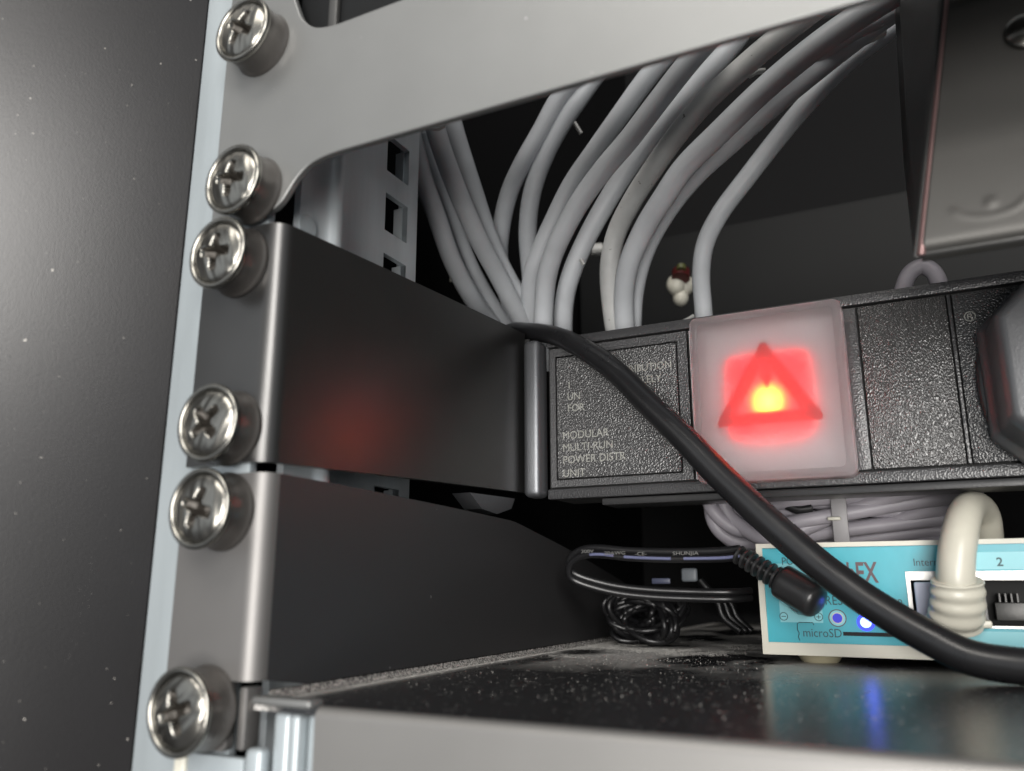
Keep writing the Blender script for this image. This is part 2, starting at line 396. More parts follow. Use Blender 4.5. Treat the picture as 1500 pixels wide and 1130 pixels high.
# ------------------------------------------------------------------ screws
def screw_head_mesh():
    bm = bmesh.new(); NR, NA = 30, 72; R = 5.15
    def h(x, z):
        r = math.hypot(x, z); y = -1.35*math.sqrt(max(0, 1-(r/R)**2*.97))+.05*math.sin(3*x+1.3*z)
        def arm(a, b):
            wd = .70 + .25*(1-min(1, abs(a)/3.2))
            k = max(0, min(1, (wd-abs(b))/.24)) * max(0, min(1, (3.2-abs(a))/.35))
            return k
        k = max(arm(x, z), arm(z, x))
        c = max(0, min(1, (1.5-r)/.4))
        return y + k*(1.0+1.8*max(0, 1-r/2.9)) + c*1.2
    c = bm.verts.new((0, h(0, 0), 0)); prev = None
    for i in range(1, NR+1):
        r = R*i/NR; ring = []
        for k in range(NA):
            a = 2*math.pi*k/NA; x, z = r*math.cos(a), r*math.sin(a); ring.append(bm.verts.new((x, h(x, z), z)))
        for k in range(NA):
            if prev is None: bm.faces.new((c, ring[k], ring[(k+1) % NA]))
            else: bm.faces.new((prev[k], ring[k], ring[(k+1) % NA], prev[(k+1) % NA]))
        prev = ring
    bmesh.ops.recalc_face_normals(bm, faces=bm.faces)
    return bm
def lathe_bm(prof, n=64, closed=False):
    bm = bmesh.new(); R = []
    for r, y in prof: R.append([bm.verts.new((r*math.cos(2*math.pi*k/n), y, r*math.sin(2*math.pi*k/n))) for k in range(n)])
    for a, b in zip(R, R[1:]):
        for k in range(n): bm.faces.new((a[k], a[(k+1) % n], b[(k+1) % n], b[k]))
    bmesh.ops.recalc_face_normals(bm, faces=bm.faces); return bm
SC = thing('rack_screw', 'topmost cross-head screw in a cup washer on the ear of the wide crossbar', 'screw', (0, 0, 0), 'rack screws down the left rail')
sh_ = finish('screw_head', screw_head_mesh(), m_nickel, SC, ang=75)
sh_.data.materials.append(mat('recess_shade', (.045, .040, .034), .45, .5))  # darker colour paints the shade inside the cross recess
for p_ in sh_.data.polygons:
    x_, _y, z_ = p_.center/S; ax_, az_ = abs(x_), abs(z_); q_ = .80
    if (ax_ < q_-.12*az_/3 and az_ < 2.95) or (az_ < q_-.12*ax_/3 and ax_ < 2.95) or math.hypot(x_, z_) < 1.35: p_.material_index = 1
finish('washer_rim', lathe_bm([(5.1, .55), (5.2, -.35), (5.45, -.75), (5.85, -.85), (6.15, -.6), (6.25, -.2), (6.15, .25), (5.9, .5), (5.1, .55)]), m_nickel, SC, ang=75)
finish('cup_washer', lathe_bm([(5.0, .3), (5.95, .35), (5.95, .6), (5.75, 2.0), (5.75, 4.0), (6.0, 4.5), (6.2, 4.9), (6.1, 5.15), (3, 5.2)]), m_cup, SC, ang=50)
spots = [((1.3, 119.8), .55, None),
         ((2.2, 88.9), .15, 'second screw from the top, on the lower corner of the pale crossbar ear'),
         ((0.1, 75.4), .10, 'third screw from the top, at the upper end of the dark upper bracket'),
         ((1.4, 45.1), .85, 'fourth screw from the top, at the lower end of the dark upper bracket'),
         ((1.2, 31.1), .35, 'fifth screw from the top, at the upper end of the shelf ear'),
         ((.6, 0.2), 1.25, 'lowest screw, beside the front corner of the dusty shelf')]
for i, ((x, z), rot, lab) in enumerate(spots):
    if i == 0: o = SC
    else:
        o = SC.copy(); scene.collection.objects.link(o)
        for ch in SC.children:
            c = ch.copy(); scene.collection.objects.link(c); c.parent = o
        o['label'] = lab
    o.scale = (1.06, 1, 1.06); o.location = Vector((x, -5.2, z))*S; o.rotation_euler = (random.uniform(-.03, .03), rot, random.uniform(-.03, .03))

# ------------------------------------------------------------------ power distribution strip
pdu = thing('power_strip', 'black modular rack power strip with frosted lamp cover and dark side bracket', 'power strip', (80, 110, 41))
st = bend(-9.0, 9.2, 3.6, 82.0, 39.0)
for (y, zt, zb) in ((30, 83.8, 40.3), (60, 85.7, 41.6), (98, 88.0, 43.2)): st.append((9.2, y, zt, zb, 1, 0))
finish('side_bracket', bent_sheet(st, 1.4), m_bracket, pdu, ang=40)
bm = box_bm((9.8, 95.0, 41.6), (14.8, 101.5, 85.0), bev=1.6, seg=4)
finish('end_profile', bm, m_endcap, pdu)
bm = box_bm((8.0, 98.4, 43.0), (10.4, 100, 86.6), bev=.5); finish('end_seam', bm, m_groove, pdu)
bm = bmesh.new(); prism_bm([(70, 40.6), (76, 37.2), (84, 36.5), (92, 38.5), (94, 41.3)], 'x', 3.0, 8.0, bm=bm)
finish('latch_tab', bm, m_endcap, pdu, smooth=False)
box('body', (15.0, 101.6, 41.6), (330, 118, 85.9), m_groove, pdu)
box('top_rim', (15.1, 99.5, 83.4), (330, 101.8, 86.0), m_pdurim, pdu, bev=.35)
box('bottom_rim', (15.1, 99.5, 41.2), (330, 101.8, 43.9), m_pdurim, pdu, bev=.35)
box('bottom_lip', (30, 100.8, 39.2), (330, 112, 41.0), m_plug, pdu, bev=.3)
# label module
lm = finish('label_module', ring_frame((15.9, 44.4, 54.6, 82.9), (17.5, 46.2, 52.1, 80.6), 100.1, 101.4), m_pdurim, pdu, ang=30)
finish('label_plate', bevel_sharp(prism_bm(rrect(17.9, 46.6, 51.7, 80.2, .7), 'y', 100.0, 101.4), .12, 1), m_pdu, lm)
TY = 99.98
for s, x, z, size in (('1', 21.0, 71.0, 2.9), ('UN', 21.0, 67.9, 2.9), ('FOR', 21.0, 64.7, 2.9), ('MODULAR', 19.4, 57.2, 3.0),
                      ('MULTI-RUN', 19.4, 53.9, 3.0), ('POWER DISTR', 19.4, 50.6, 3.0), ('UNIT', 19.4, 47.0, 3.0),
                      ('DISTRIBUTION', 33.4, 73.6, 2.8), ('SOLELY', 38.9, 70.3, 2.8)):
    text('lettering', s, x, z, TY, size, m_print, lm, sx=.92, depth=.02)
# lamp behind the frosted cover
box('lamp_module', (55.2, 100.2, 44.4), (95.0, 101.5, 82.9), mat('lamp_tray_grey', (.52, .515, .52), .6), pdu, bev=.15)
lamp = finish('lamp_window', bevel_sharp(prism_bm(rrect(65.0, 53.8, 83.6, 73.4, 1.6), 'y', 97.6, 100.3), .6, 2), m_ledred, pdu)
# warning triangle printed on the cover's inside: outline with its own thickness
def tri_ring(cx, cz, w, h, t, y0, y1):
    # mitred triangle outline with blunted corners
    P = [Vector((cx, cz+h*.60)), Vector((cx-w/2, cz-h*.40)), Vector((cx+w/2, cz-h*.40))]
    la = [(P[2]-P[1]).length, (P[0]-P[2]).length, (P[0]-P[1]).length]; I = (P[0]*la[0]+P[1]*la[1]+P[2]*la[2])/sum(la)
    rin = abs((P[1]-P[0]).cross(P[2]-P[0]))/sum(la)
    def loop(k, blunt):
        Q = [I+(p-I)*k for p in P]; out = []
        for q in range(3):
            a, b, c = Q[q-1], Q[q], Q[(q+1) % 3]; u, v = (a-b).normalized()*blunt, (c-b).normalized()*blunt
            out += [b+u, b+u*.35+v*.35, b+v]
        return out
    O, N = loop(1+t/2/rin, 1.5), loop(1-t/2/rin, .25); bm = bmesh.new()
    V = [[bm.verts.new((p.x, y, p.y)) for p in L_] for L_, y in ((O, y0), (N, y0), (N, y1), (O, y1))]
    for a in range(4):
        for k in range(9): bm.faces.new((V[a][k], V[a][(k+1) % 9], V[(a+1) % 4][(k+1) % 9], V[(a+1) % 4][k]))
    bmesh.ops.recalc_face_normals(bm, faces=bm.faces)
    return bm
bm = bmesh.new()
for w_i, yy in ((3.1, 95.14), (2.5, 95.08), (1.9, 95.02)):   # soft-edged print: three thin ink layers
    b2 = tri_ring(74.4, 63.9, 20.4, 16.4, w_i, yy, yy+.02); me_ = bpy.data.meshes.new('t'); b2.to_mesh(me_); b2.free(); bm.from_mesh(me_); bpy.data.meshes.remove(me_)
finish('warning_triangle', bm, m_tri, pdu)
bm = prism_bm([(73.3, 69.6), (75.9, 69.6), (76.0, 67.4), (75.1, 65.2), (74.6, 64.0), (74.1, 65.2), (73.2, 67.4)], 'y', 95.04, 95.06)
finish('bulb_symbol', bm, m_tri, pdu)
bm = prism_bm(rrect(57.0, 42.6, 92.6, 83.8, 1.8), 'y', 93.4, 94.9); bevel_sharp(bm, .6, 3)
cov = finish('frosted_cover', bm, m_frost, pdu)
bm = bmesh.new()
o_, i_ = rrect(57.0, 42.6, 92.6, 83.8, 1.8), rrect(59.0, 44.6, 90.6, 81.8, 1.2)
V = [[bm.verts.new((p[0], y, p[1])) for p in q] for q, y in ((o_, 94.92), (i_, 94.92), (i_, 100.1), (o_, 100.1))]
for a, b in ((0, 1), (1, 2), (2, 3), (3, 0)):
    for k in range(len(o_)): bm.faces.new((V[a][k], V[a][(k+1) % len(o_)], V[b][(k+1) % len(o_)], V[b][k]))
bmesh.ops.recalc_face_normals(bm, faces=bm.faces)
finish('cover_wall', bm, m_frost, pdu)
bm = bmesh.new()
o_, i_ = rrect(57.6, 43.2, 92.0, 83.2, 1.6), rrect(58.9, 44.5, 90.7, 81.9, 1.2)
V = [[bm.verts.new((p[0], y, p[1])) for p in q] for q, y in ((o_, 93.42), (i_, 93.42), (i_, 93.15), (o_, 93.15))]
for a, b in ((0, 1), (1, 2), (2, 3), (3, 0)):
    for k in range(len(o_)): bm.faces.new((V[a][k], V[a][(k+1) % len(o_)], V[b][(k+1) % len(o_)], V[b][k]))
bmesh.ops.recalc_face_normals(bm, faces=bm.faces); bevel_sharp(bm, .1, 2)
finish('cover_border', bm, m_frost, cov)
# blank modules to the right
box('spacer_strip', (92.4, 100.0, 44.4), (95.3, 101.4, 82.9), m_pdurim, pdu, bev=.15)
box('blank_module', (95.7, 100.0, 44.4), (114.2, 101.4, 82.9), m_pdu_spark, pdu, bev=.2)
box('divider', (114.5, 99.9, 44.4), (115.2, 101.4, 82.9), m_pdurim, pdu, bev=.12)
box('socket_module', (115.5, 100.0, 44.4), (165, 101.4, 82.9), m_pdu, pdu, bev=.2)
text('lettering', '®', 117.4, 76.0, TY, 3.2, m_print, pdu, depth=.02)

# black power plug in the socket at the right edge
pl = thing('power_plug', 'large rounded black power plug pushed into the strip at the right edge', 'plug', (138, 85, 60))
def plug_loft(prof, cx, cz, name, m, n=48, sq=2.6):
    bm = bmesh.new(); R = []
    for y, rx, rz in prof:
        ring = []
        for k in range(n):
            a = 2*math.pi*k/n; c, s_ = math.cos(a), math.sin(a)
            ring.append(bm.verts.new((cx+rx*math.copysign(abs(c)**(2/sq), c), y, cz+rz*math.copysign(abs(s_)**(2/sq), s_))))
        R.append(ring)
    for a, b in zip(R, R[1:]):
        for k in range(n): bm.faces.new((a[k], a[(k+1) % n], b[(k+1) % n], b[k]))
    bm.faces.new(R[0]); bm.faces.new(R[-1]); bmesh.ops.recalc_face_normals(bm, faces=bm.faces)
    return finish(name, bm, m, pl, ang=60)
plug_loft([(99.9, 20, 21), (97.6, 20.2, 21), (97.0, 19.6, 20.4)], 138.2, 60.5, 'rim_flange', m_plug, sq=2.3)
bm = bmesh.new(); R = []
for y, hw, hh, ct in ((97.2, 19.2, 20, 8), (94.5, 19.0, 19.8, 8), (93, 17.6, 18.6, 7.6), (87, 17.4, 18.4, 7.6), (81, 16.9, 18.0, 7.4), (79, 15.6, 16.8, 6.8)):
    o8 = [(hw, hh-ct), (hw-ct, hh), (ct-hw, hh), (-hw, hh-ct), (-hw, ct-hh), (ct-hw, -hh), (hw-ct, -hh), (hw, ct-hh)]
    R.append([bm.verts.new((138.2+a, y, 60.5+b)) for a, b in o8])
for a, b in zip(R, R[1:]):
    for k in range(8): bm.faces.new((a[k], a[(k+1) % 8], b[(k+1) % 8], b[k]))
bm.faces.new(R[0]); bm.faces.new(R[-1]); bmesh.ops.recalc_face_normals(bm, faces=bm.faces)
bmesh.ops.bevel(bm, geom=bm.edges[:], offset=.9, segments=4, profile=.5, affect='EDGES')
finish('plug_body', bm, mat('plug_grey_black', (.085, .087, .092), .36, .3, bump=.3, bscale=2.2, spec=.8), pl, ang=60)
tube('cord', [(140, 74, 50), (141, 70, 40), (143, 68, 25), (146, 66, 9)], 4, m_black, pl)

# ------------------------------------------------------------------ shelf
ZS = 1.6
sh = thing('rack_shelf', 'black rack shelf with dusty top, front lip pale with sheen and screwed ear', 'shelf', (60, 60, 0))
st = bend(-9.0, 9.8, 3.2, 37.2, 4.4)
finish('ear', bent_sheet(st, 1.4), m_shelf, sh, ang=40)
bm = prism_bm([(-9.0, 4.38), (5.4, 4.38), (5.4, -5.2), (4.6, -6), (-8.2, -6), (-9.0, -5.2)], 'y', 0, 1.4); finish('ear_tab', bm, m_shelf, sh, smooth=False)
prof = [(3.22, 37.2), (20, 37.0), (60, 36.0), (88, 35.1), (91, 34.8), (94, 34.4), (97, 33.9), (110, 31.8), (125, 29.3), (146, 25.3), (171, 20.4), (184, 17), (184, ZS)]
st = [(9.8, y, zt, ZS+.2 if y > 4 else 4.4, 1, 0) for y, zt in prof[:-1]]
finish('side_wall', bent_sheet(st, 1.3), mat('shelf_side_shaded', (.056, .055, .057), .42, .6, bump=.1, bscale=3, speck=(.7, .78, (.3, .3, .3))), sh, ang=40)  # same paint as the ear, darkened in colour for the shaded side
bm = bmesh.new()   # dusty inside corner fillet
pr = [(9.82, ZS+1.4)]+[(9.82+1.2*(1-math.cos(math.radians(a))), ZS+.02+1.2*(1-math.sin(math.radians(a)))) for a in range(0, 91, 15)]+[(9.82, ZS-.5)]
R = [[bm.verts.new((p[0], y, p[1])) for p in pr] for y in [4+8*k for k in range(23)]]
for a, b in zip(R, R[1:]):
    for k in range(len(pr)): bm.faces.new((a[k], a[(k+1) % len(pr)], b[(k+1) % len(pr)], b[k]))
bm.faces.new(R[0]); bm.faces.new(R[-1]); bmesh.ops.recalc_face_normals(bm, faces=bm.faces)
finish('corner_bend', bm, mat('dusty_bend', (.05, .048, .047), .8, 0, bump=1, bscale=3, speck=(2.2, .50, (.30, .285, .27))), sh)
box('tray', (9.0, 1.6, ZS-1.4), (330, 300, ZS), m_shelftop, sh)
# front lip: rounded top edge then a tall face, its sheen painted in as pale grey
bm = bmesh.new(); pr = []
for a in range(0, 91, 15): pr.append((1.6-1.6*math.sin(math.radians(a)), ZS-1.6+1.6*math.cos(math.radians(a))))
pr += [(0, -14), (1.4, -14), (1.4, ZS-1.6), (1.6, ZS-1.4)]
prism_bm(pr, 'x', 22.4, 330, bm=bm); bmesh.ops.recalc_face_normals(bm, faces=bm.faces)
finish('front_lip', bm, mat('shelf_lip_sheen', (.23, .225, .217), .46, .7, bump=.1, bscale=3, var=.04, vscale=.05), sh, ang=40)
box('corner_trim', (10.6, -.8, 1.3), (22.0, 2.6, 2.5), m_bar, sh, bev=.45, seg=3)
# galvanised support under the shelf corner
sup = thing('shelf_support', 'galvanised upright under the front corner of the shelf', 'support', (17, 4, -20))
for x0, x1, y0 in ((13.4, 16.6, 1.2), (16.8, 19.0, .6), (19.2, 21.8, 2.2)): box('fold', (x0, y0, -30), (x1, y0+4, .2), m_zinc, sup, bev=.8, seg=3)
low = thing('lower_bracket', 'bare zinc bracket ear cut off by the bottom edge below the lowest screw', 'bracket', (0, 0, -12))
box('plate', (-2.6, -.1, -40), (9.2, 1.3, -6.6), m_zinc, low, bev=.3)
box('highlight_strip', (-5.2, -.5, -40), (-2.7, 1.3, -7.0), m_rwhite, low, bev=.6, seg=3)  # white strip paints the bright highlight along the bracket
box('edge_strip', (9.4, -.3, -40), (12.8, 2.6, -5.0), m_zinc, low, bev=.9, seg=3)
box('clip', (7.2, .1, -5.6), (8.8, 3.6, 3.6), m_shelf, sh, bev=.4)

# dust grains
def grain(bm, p, r):
    vs = [bm.verts.new(p+Vector([random.uniform(-1, 1)*r for _ in range(2)]+[0])+Vector((0, 0, dz))) for dz in (0, 0, 0)]
    t = bm.verts.new(p+Vector((random.uniform(-.5, .5)*r, random.uniform(-.5, .5)*r, r*1.5)))
    bm.faces.new(vs); [bm.faces.new((vs[i], vs[(i+1) % 3], t)) for i in range(3)]
bm = bmesh.new(); cnt = 0
while cnt < 12000:
    y = random.uniform(22, 175); x = random.uniform(10.4, 100)
    n1 = noise.fractal(Vector((x*.035, y*.05, 3)), .9, 2.2, 4)-.02
    if x > 66 and y > 100: continue
    keep = .012+max(0, n1)*3.2*(min(1, max(0, (y-92)/20)) if y < 160 else .3)+(.9 if x < 12.6 else 0)
    if random.random() > keep: continue
    grain(bm, Vector((x, y, ZS+max(0, (11.6-x))**2*.5)), random.choice((.07, .08, .10, .13))); cnt += 1
for k in range(26): grain(bm, Vector((random.uniform(15, 115), random.uniform(8, 95), ZS)), random.uniform(.10, .22))
o = finish('dust', bm, m_dust, smooth=False, kind='stuff'); tag(o, 'pale grey dust grains scattered on the black shelf', 'dust')
bm = bmesh.new()
for k in range(520):   # dust specks sticking to the cabinet side
    y = -random.uniform(2, 120); z = random.uniform(-60, 150)
    if k > 340: g_ = k % 5; y = (-16, -26, -11, -30, -20)[g_]+random.gauss(0, .5)+(k % 36)*.05; z = (70, 30, 5, -8, 48)[g_]+(k % 36)*.55
    r = random.uniform(.03, .08)
    p = Vector((-16.65+y*.707+.03, 1.3+y*.707-.03, z)); vs = [bm.verts.new(p+Vector((0, random.uniform(-1, 1)*r, random.uniform(-1, 1)*r))) for _ in range(3)]
    t = bm.verts.new(p+Vector((r, 0, 0))); bm.faces.new(vs); [bm.faces.new((vs[i], vs[(i+1) % 3], t)) for i in range(3)]
o = finish('lint', bm, m_dust, smooth=False, kind='stuff'); tag(o, 'tiny pale specks clinging to the black cabinet side', 'dust')

# ------------------------------------------------------------------ grey network cables
GR = 'grey network cables behind the power strip'
def cable(label, pts, width, t0=None, r=2.9, m=m_cable, y=None):
    """pts in picture positions; each with optional sight depth; depth otherwise from its width"""
    P = []
    for p in pts:
        u, v = p[0], p[1]; t = p[2] if len(p) > 2 else t0
        P.append(at(u, v, t=t))
    o = tube('network_cable', P, r, m, n=8, segs=18)
    return tag(o, label, 'cable', GR)
cable('leftmost grey cable of the left bunch, next to the square-holed rail', [(586, 150, 228), (603, 201, 232), (619, 260, 238), (640, 319, 243), (663, 383, 250), (691, 436, 258), (715, 468, 266), (760, 530, 275)], 27)
cable('grey cable half hidden, second from the left in the left bunch', [(612, 170, 244), (624, 217, 246), (643, 271, 250), (667, 337, 256), (693, 399, 262), (728, 460, 270), (770, 520, 278)], 25, r=2.7)
cable('grey cable on top in the middle of the left bunch', [(628, 150, 232), (640, 196, 234), (656, 244, 238), (677, 297, 243), (701, 351, 248), (731, 407, 256), (757, 457, 262), (790, 520, 270)], 27)
cable('rightmost grey cable of the left bunch', [(656, 150, 246), (664, 185, 247), (677, 228, 250), (696, 287, 253), (715, 345, 257), (736, 393, 261), (760, 436, 265), (779, 471, 268), (800, 530, 275)], 27)
cable('thin bowed grey cable, first right of the left bunch', [(850, 110, 250), (819, 144, 252), (792, 193, 254), (768, 235, 256), (747, 280, 260), (735, 330, 264), (732, 380, 268), (745, 440, 272), (770, 500, 276)], 26)
cable('bowed grey cable touching the thin one, second right of the left bunch', [(880, 100, 252), (849, 144, 252), (822, 184, 254), (798, 229, 256), (780, 280, 258), (773, 334, 262), (775, 380, 266), (782, 440, 270), (795, 500, 274)], 26)
cable('single grey cable running up to the middle of the crossbar', [(985, 70, 232), (948, 114, 234), (909, 168, 238), (870, 223, 244), (837, 271, 249), (810, 325, 253), (788, 375, 256), (777, 420, 260), (778, 500, 268)], 28)
cable('bright thick grey cable left of centre, in front of its darker neighbour', [(1045, 50, 208), (1005, 96, 210), (963, 150, 214), (921, 205, 218), (885, 247, 222), (852, 292, 226), (828, 334, 230), (809, 377, 235), (799, 420, 240), (796, 485, 246), (800, 540, 250)], 32)
cable('darker grey cable tucked behind the bright thick one', [(1085, 50, 225), (1048, 94, 226), (1010, 135, 229), (960, 193, 233), (915, 254, 237), (879, 313, 240), (852, 365, 244), (834, 410, 247), (826, 450, 250), (825, 500, 254)], 28)
cable('grey cable with dirt specks in the middle of the fan', [(1250, -30, 203), (1188, 18, 205), (1133, 61, 208), (1086, 101, 212), (1032, 151, 216), (989, 202, 220), (955, 250, 226), (926, 295, 232), (903, 342, 238), (893, 390, 241), (895, 440, 244), (903, 500, 248)], 32, m=m_cabled)
cable('brightest and thickest grey cable, right of the dirty one', [(1420, -75, 186), (1300, -2, 189), (1234, 40, 192), (1176, 83, 196), (1115, 135, 201), (1054, 194, 206), (1003, 245, 212), (972, 290, 218), (944, 335, 226), (922, 385, 233), (914, 435, 240), (916, 500, 246)], 36, r=3.0)
cable('grey cable running along the underside of the brightest one', [(1430, -60, 198), (1350, -6, 202), (1298, 24, 205), (1248, 61, 208), (1190, 107, 212), (1126, 160, 217), (1068, 212, 222), (1018, 258, 228), (975, 312, 234), (944, 370, 240), (929, 430, 246), (925, 500, 252)], 28)
cable('rightmost separate grey cable reaching up from the lamp cover corner', [(1420, -50, 208), (1335, 18, 213), (1284, 58, 216), (1234, 98, 220), (1183, 151, 225), (1140, 202, 230), (1097, 257, 234), (1057, 310, 238), (1034, 355, 242), (1027, 400, 245), (1030, 450, 248), (1036, 520, 250)], 26, r=2.7)
cable('grey cable passing under the right end of the crossbar beside the steel casing', [(1480, -90, 194), (1400, -33, 196), (1350, -5, 197), (1300, 22, 198), (1262, 40, 201), (1225, 62, 206), (1170, 104, 214)], 26, r=2.3)
o = tube('network_cable', [at(u, v, y=132) for u, v in ((1318, 455), (1322, 428), (1332, 402), (1350, 391), (1367, 399), (1377, 420), (1382, 445))], 2.2, m_cablel, n=8)
tag(o, 'small grey cable loop arching above the blank end of the power strip', 'cable', GR)
def tie(label, pts, w, y=None, t=None):
    P = [at(u, v, t=t) for u, v in pts]
    o = finish('cable_tie', tube_bm(catmull(P, 4), w, 8, rf=lambda s: (w, w*.45)), m_tie); tag(o, label, 'cable tie', 'cable tie ends among the grey cables')
tie('pale cable tie end sticking out beside the dirty grey cable', [(1098, 112), (1108, 106), (1120, 104)], 1.1, t=222)
tie('dim cable tie tail behind the bowed grey cables', [(838, 175), (845, 186), (851, 196)], .95, t=285)
tie('white cable tie head under the upper end of the rightmost cable', [(1262, 64), (1280, 56), (1296, 48)], 1.5, t=212)
tie('white cable tie at the top of the left bunch', [(622, 186), (640, 190), (652, 184)], .8, t=225)
tie('tiny cable tie nub on the darker tucked cable', [(850, 380), (855, 388)], .8, t=236)
tie('grey cable tie nub at the corner of the frosted cover', [(1000, 472), (1008, 468), (1016, 463)], 1.2, t=243)
# blurred things far behind
o = tube('cable_tag', [at(866, 366, t=330), at(882, 365, t=330)], 2.4, m_tie, n=4); tag(o, 'small blurred pale tag left of the dirty grey cable', 'tag')
bm = prism_bm([(p.x, p.z) for p in (at(618, 311, y=128), at(625, 318, y=128), at(664, 413, y=128), at(650, 414, y=128), at(640, 370, y=128))], 'y', 127.4, 128)
tag(finish('paper_tag', bm, m_cream, smooth=False), 'cream paper strip hanging behind the left bunch of cables', 'tag')
wc = thing('wire_connector', 'blurred white connector with red band and yellow tip behind the cables', 'connector', at(997, 420, t=330))
c0 = at(990, 418, t=330); c1 = at(997, 436, t=330)
for c, r in ((c0, 3.8), (at(1003, 418, t=332), 3.8), (c1, 3.2)):
    bm = bmesh.new(); bmesh.ops.create_uvsphere(bm, u_segments=20, v_segments=12, radius=1)
    for v in bm.verts: v.co = c+Vector((v.co.x*r, v.co.y*r, v.co.z*r*1.15))
    finish('shell', bm, m_rwhite, wc)
tube('red_band', [at(997, 408, t=326), at(998, 398, t=328)], 3.6, m_red, wc, n=3)
tube('yellow_tip', [at(998, 396, t=324), at(998, 390, t=325)], 1.9, m_brass, wc, n=3)
# rear device whose upper edge crosses the dark background
bm = box_bm((-30, 236, 60), (420, 300, 172), bev=2)
for v in bm.verts: pass
tag(finish('rear_device', bm, m_rear), 'dark grey device at the back of the cabinet behind the cables', 'device')

# ------------------------------------------------------------------ metal casing, upper right
cs = thing('steel_casing', 'taupe metal casing with rounded embossing hanging at the upper right', 'casing', (130, 50, 95))
Y0 = 42
A = at(1350, 374, y=Y0); B = at(1392, -12, y=Y0)
A2 = at(1331, 243, y=92); B2 = at(1324, -20, y=92)
w_ = Vector((52, 0, 0)); up_ = Vector((.4, 0, 60))
b_front = A + Vector((0, 0, 0)); t_front = B + (B-A)*.5
def quadbox(P, th, name, m, parent):
    bm = bmesh.new(); n = (P[1]-P[0]).cross(P[3]-P[0]).normalized()*th
    a = [bm.verts.new(p) for p in P]; b = [bm.verts.new(p+n) for p in P]
    bm.faces.new(a); bm.faces.new(b[::-1]); [bm.faces.new((a[i], b[i], b[(i+1) % 4], a[(i+1) % 4])) for i in range(4)]
    bmesh.ops.recalc_face_normals(bm, faces=bm.faces); bevel_sharp(bm, .35, 2)
    return finish(name, bm, m, parent)
# front face as one grid with soft bottom fold and an embossed arc
bm = bmesh.new(); NX, NZ = 150, 150; G = []
H = (t_front-b_front); emb = at(1448, 300, y=Y0)
for j in range(NZ+1):
    row = []
    for i in range(NX+1):
        s, t = i/NX, j/NZ
        p = b_front + H*t + w_*s
        z = p.z - b_front.z
        p.y += 2.2*math.exp(-(z/1.0)**2) if z < 3 else 0
        d = math.hypot(p.x-emb.x, (p.z-emb.z)*2.2)
        p.y -= .13*math.exp(-((d-5.0)/.75)**2) * max(0, min(1, (emb.z+.5-p.z)/1.2))
        p.y -= .2*math.exp(-(math.hypot(p.x-emb.x-.3, p.z-emb.z)/.8)**2)
        row.append(bm.verts.new(p))
    G.append(row)
for j in range(NZ):
    for i in range(NX): bm.faces.new((G[j][i], G[j][i+1], G[j+1][i+1], G[j+1][i]))
bmesh.ops.recalc_face_normals(bm, faces=bm.faces)
ff = finish('front_face', bm, m_taupe, cs, ang=70)
mod = ff.modifiers.new('s', 'SOLIDIFY'); mod.thickness = .8*S; mod.offset = -1
sd = quadbox([A+Vector((-.3, .5, -.2)), A2, B2+Vector((0, 0, 26)), t_front+Vector((-.3, .5, 0))], -1.0, 'side_face', m_taupes, cs)
quadbox([A+Vector((0, .6, -.3)), A+Vector((52, .6, -.3)), A2+Vector((52, 0, -.3)), A2+Vector((0, 0, -.3))], 1.0, 'bottom_face', m_taupes, cs)
for k in range(9):    # vent slots on the narrow side
    f = .12+.05*k
    p = A.lerp(A2, .55) + (B-A)*f*.85 + Vector((-.35, 0, 2))
    bm = box_bm(p+Vector((-.15, -5, -.45)), p+Vector((.15, 9, .45)), bev=.12, seg=1); finish('vent_slot', bm, m_dark, sd)
tube('edge_trim', [A+Vector((-.1, 0, 0)), A.lerp(t_front, .5)+Vector((-.1, -.1, 0)), t_front], .65, mat('reddish_edge', (.24, .15, .145), .4, .6), cs, n=4)
bm = lathe_bm([(0.01, -1.2), (2.2, -1.1), (3.0, -.6), (3.2, .2)], 32)
so = finish('casing_screw', bm, m_nickel, cs); q = at(1503, 46, y=Y0-1); so.location = so.location + q*S

# ------------------------------------------------------------------ thick black cable in front
pts = [(725, 505, 114), (748, 486, 111), (775, 486, 105), (812, 492, 98.5), (850, 509, 95), (900, 543, 92.5), (950, 592, 90.5), (1000, 640, 89), (1050, 692, 88), (1117, 756, 86),
       (1160, 794, 85), (1200, 828, 84), (1230, 851, 83), (1270, 880, 82), (1320, 911, 80.5), (1357, 932, 79.5), (1420, 963, 78), (1500, 985, 76.5), (1600, 1000, 74)]
P = [at(u, v, y=y) for u, v, y in pts]
for p in P: p.z = max(p.z, ZS+3.3)
o = tube('power_cable', P, 3.3, m_black, n=8, segs=28, rf=lambda s: 2.5+.78*min(1, max(0, (s-.08)/.35)))
tag(o, 'thick black power cable slanting down across the power strip and router', 'cable')

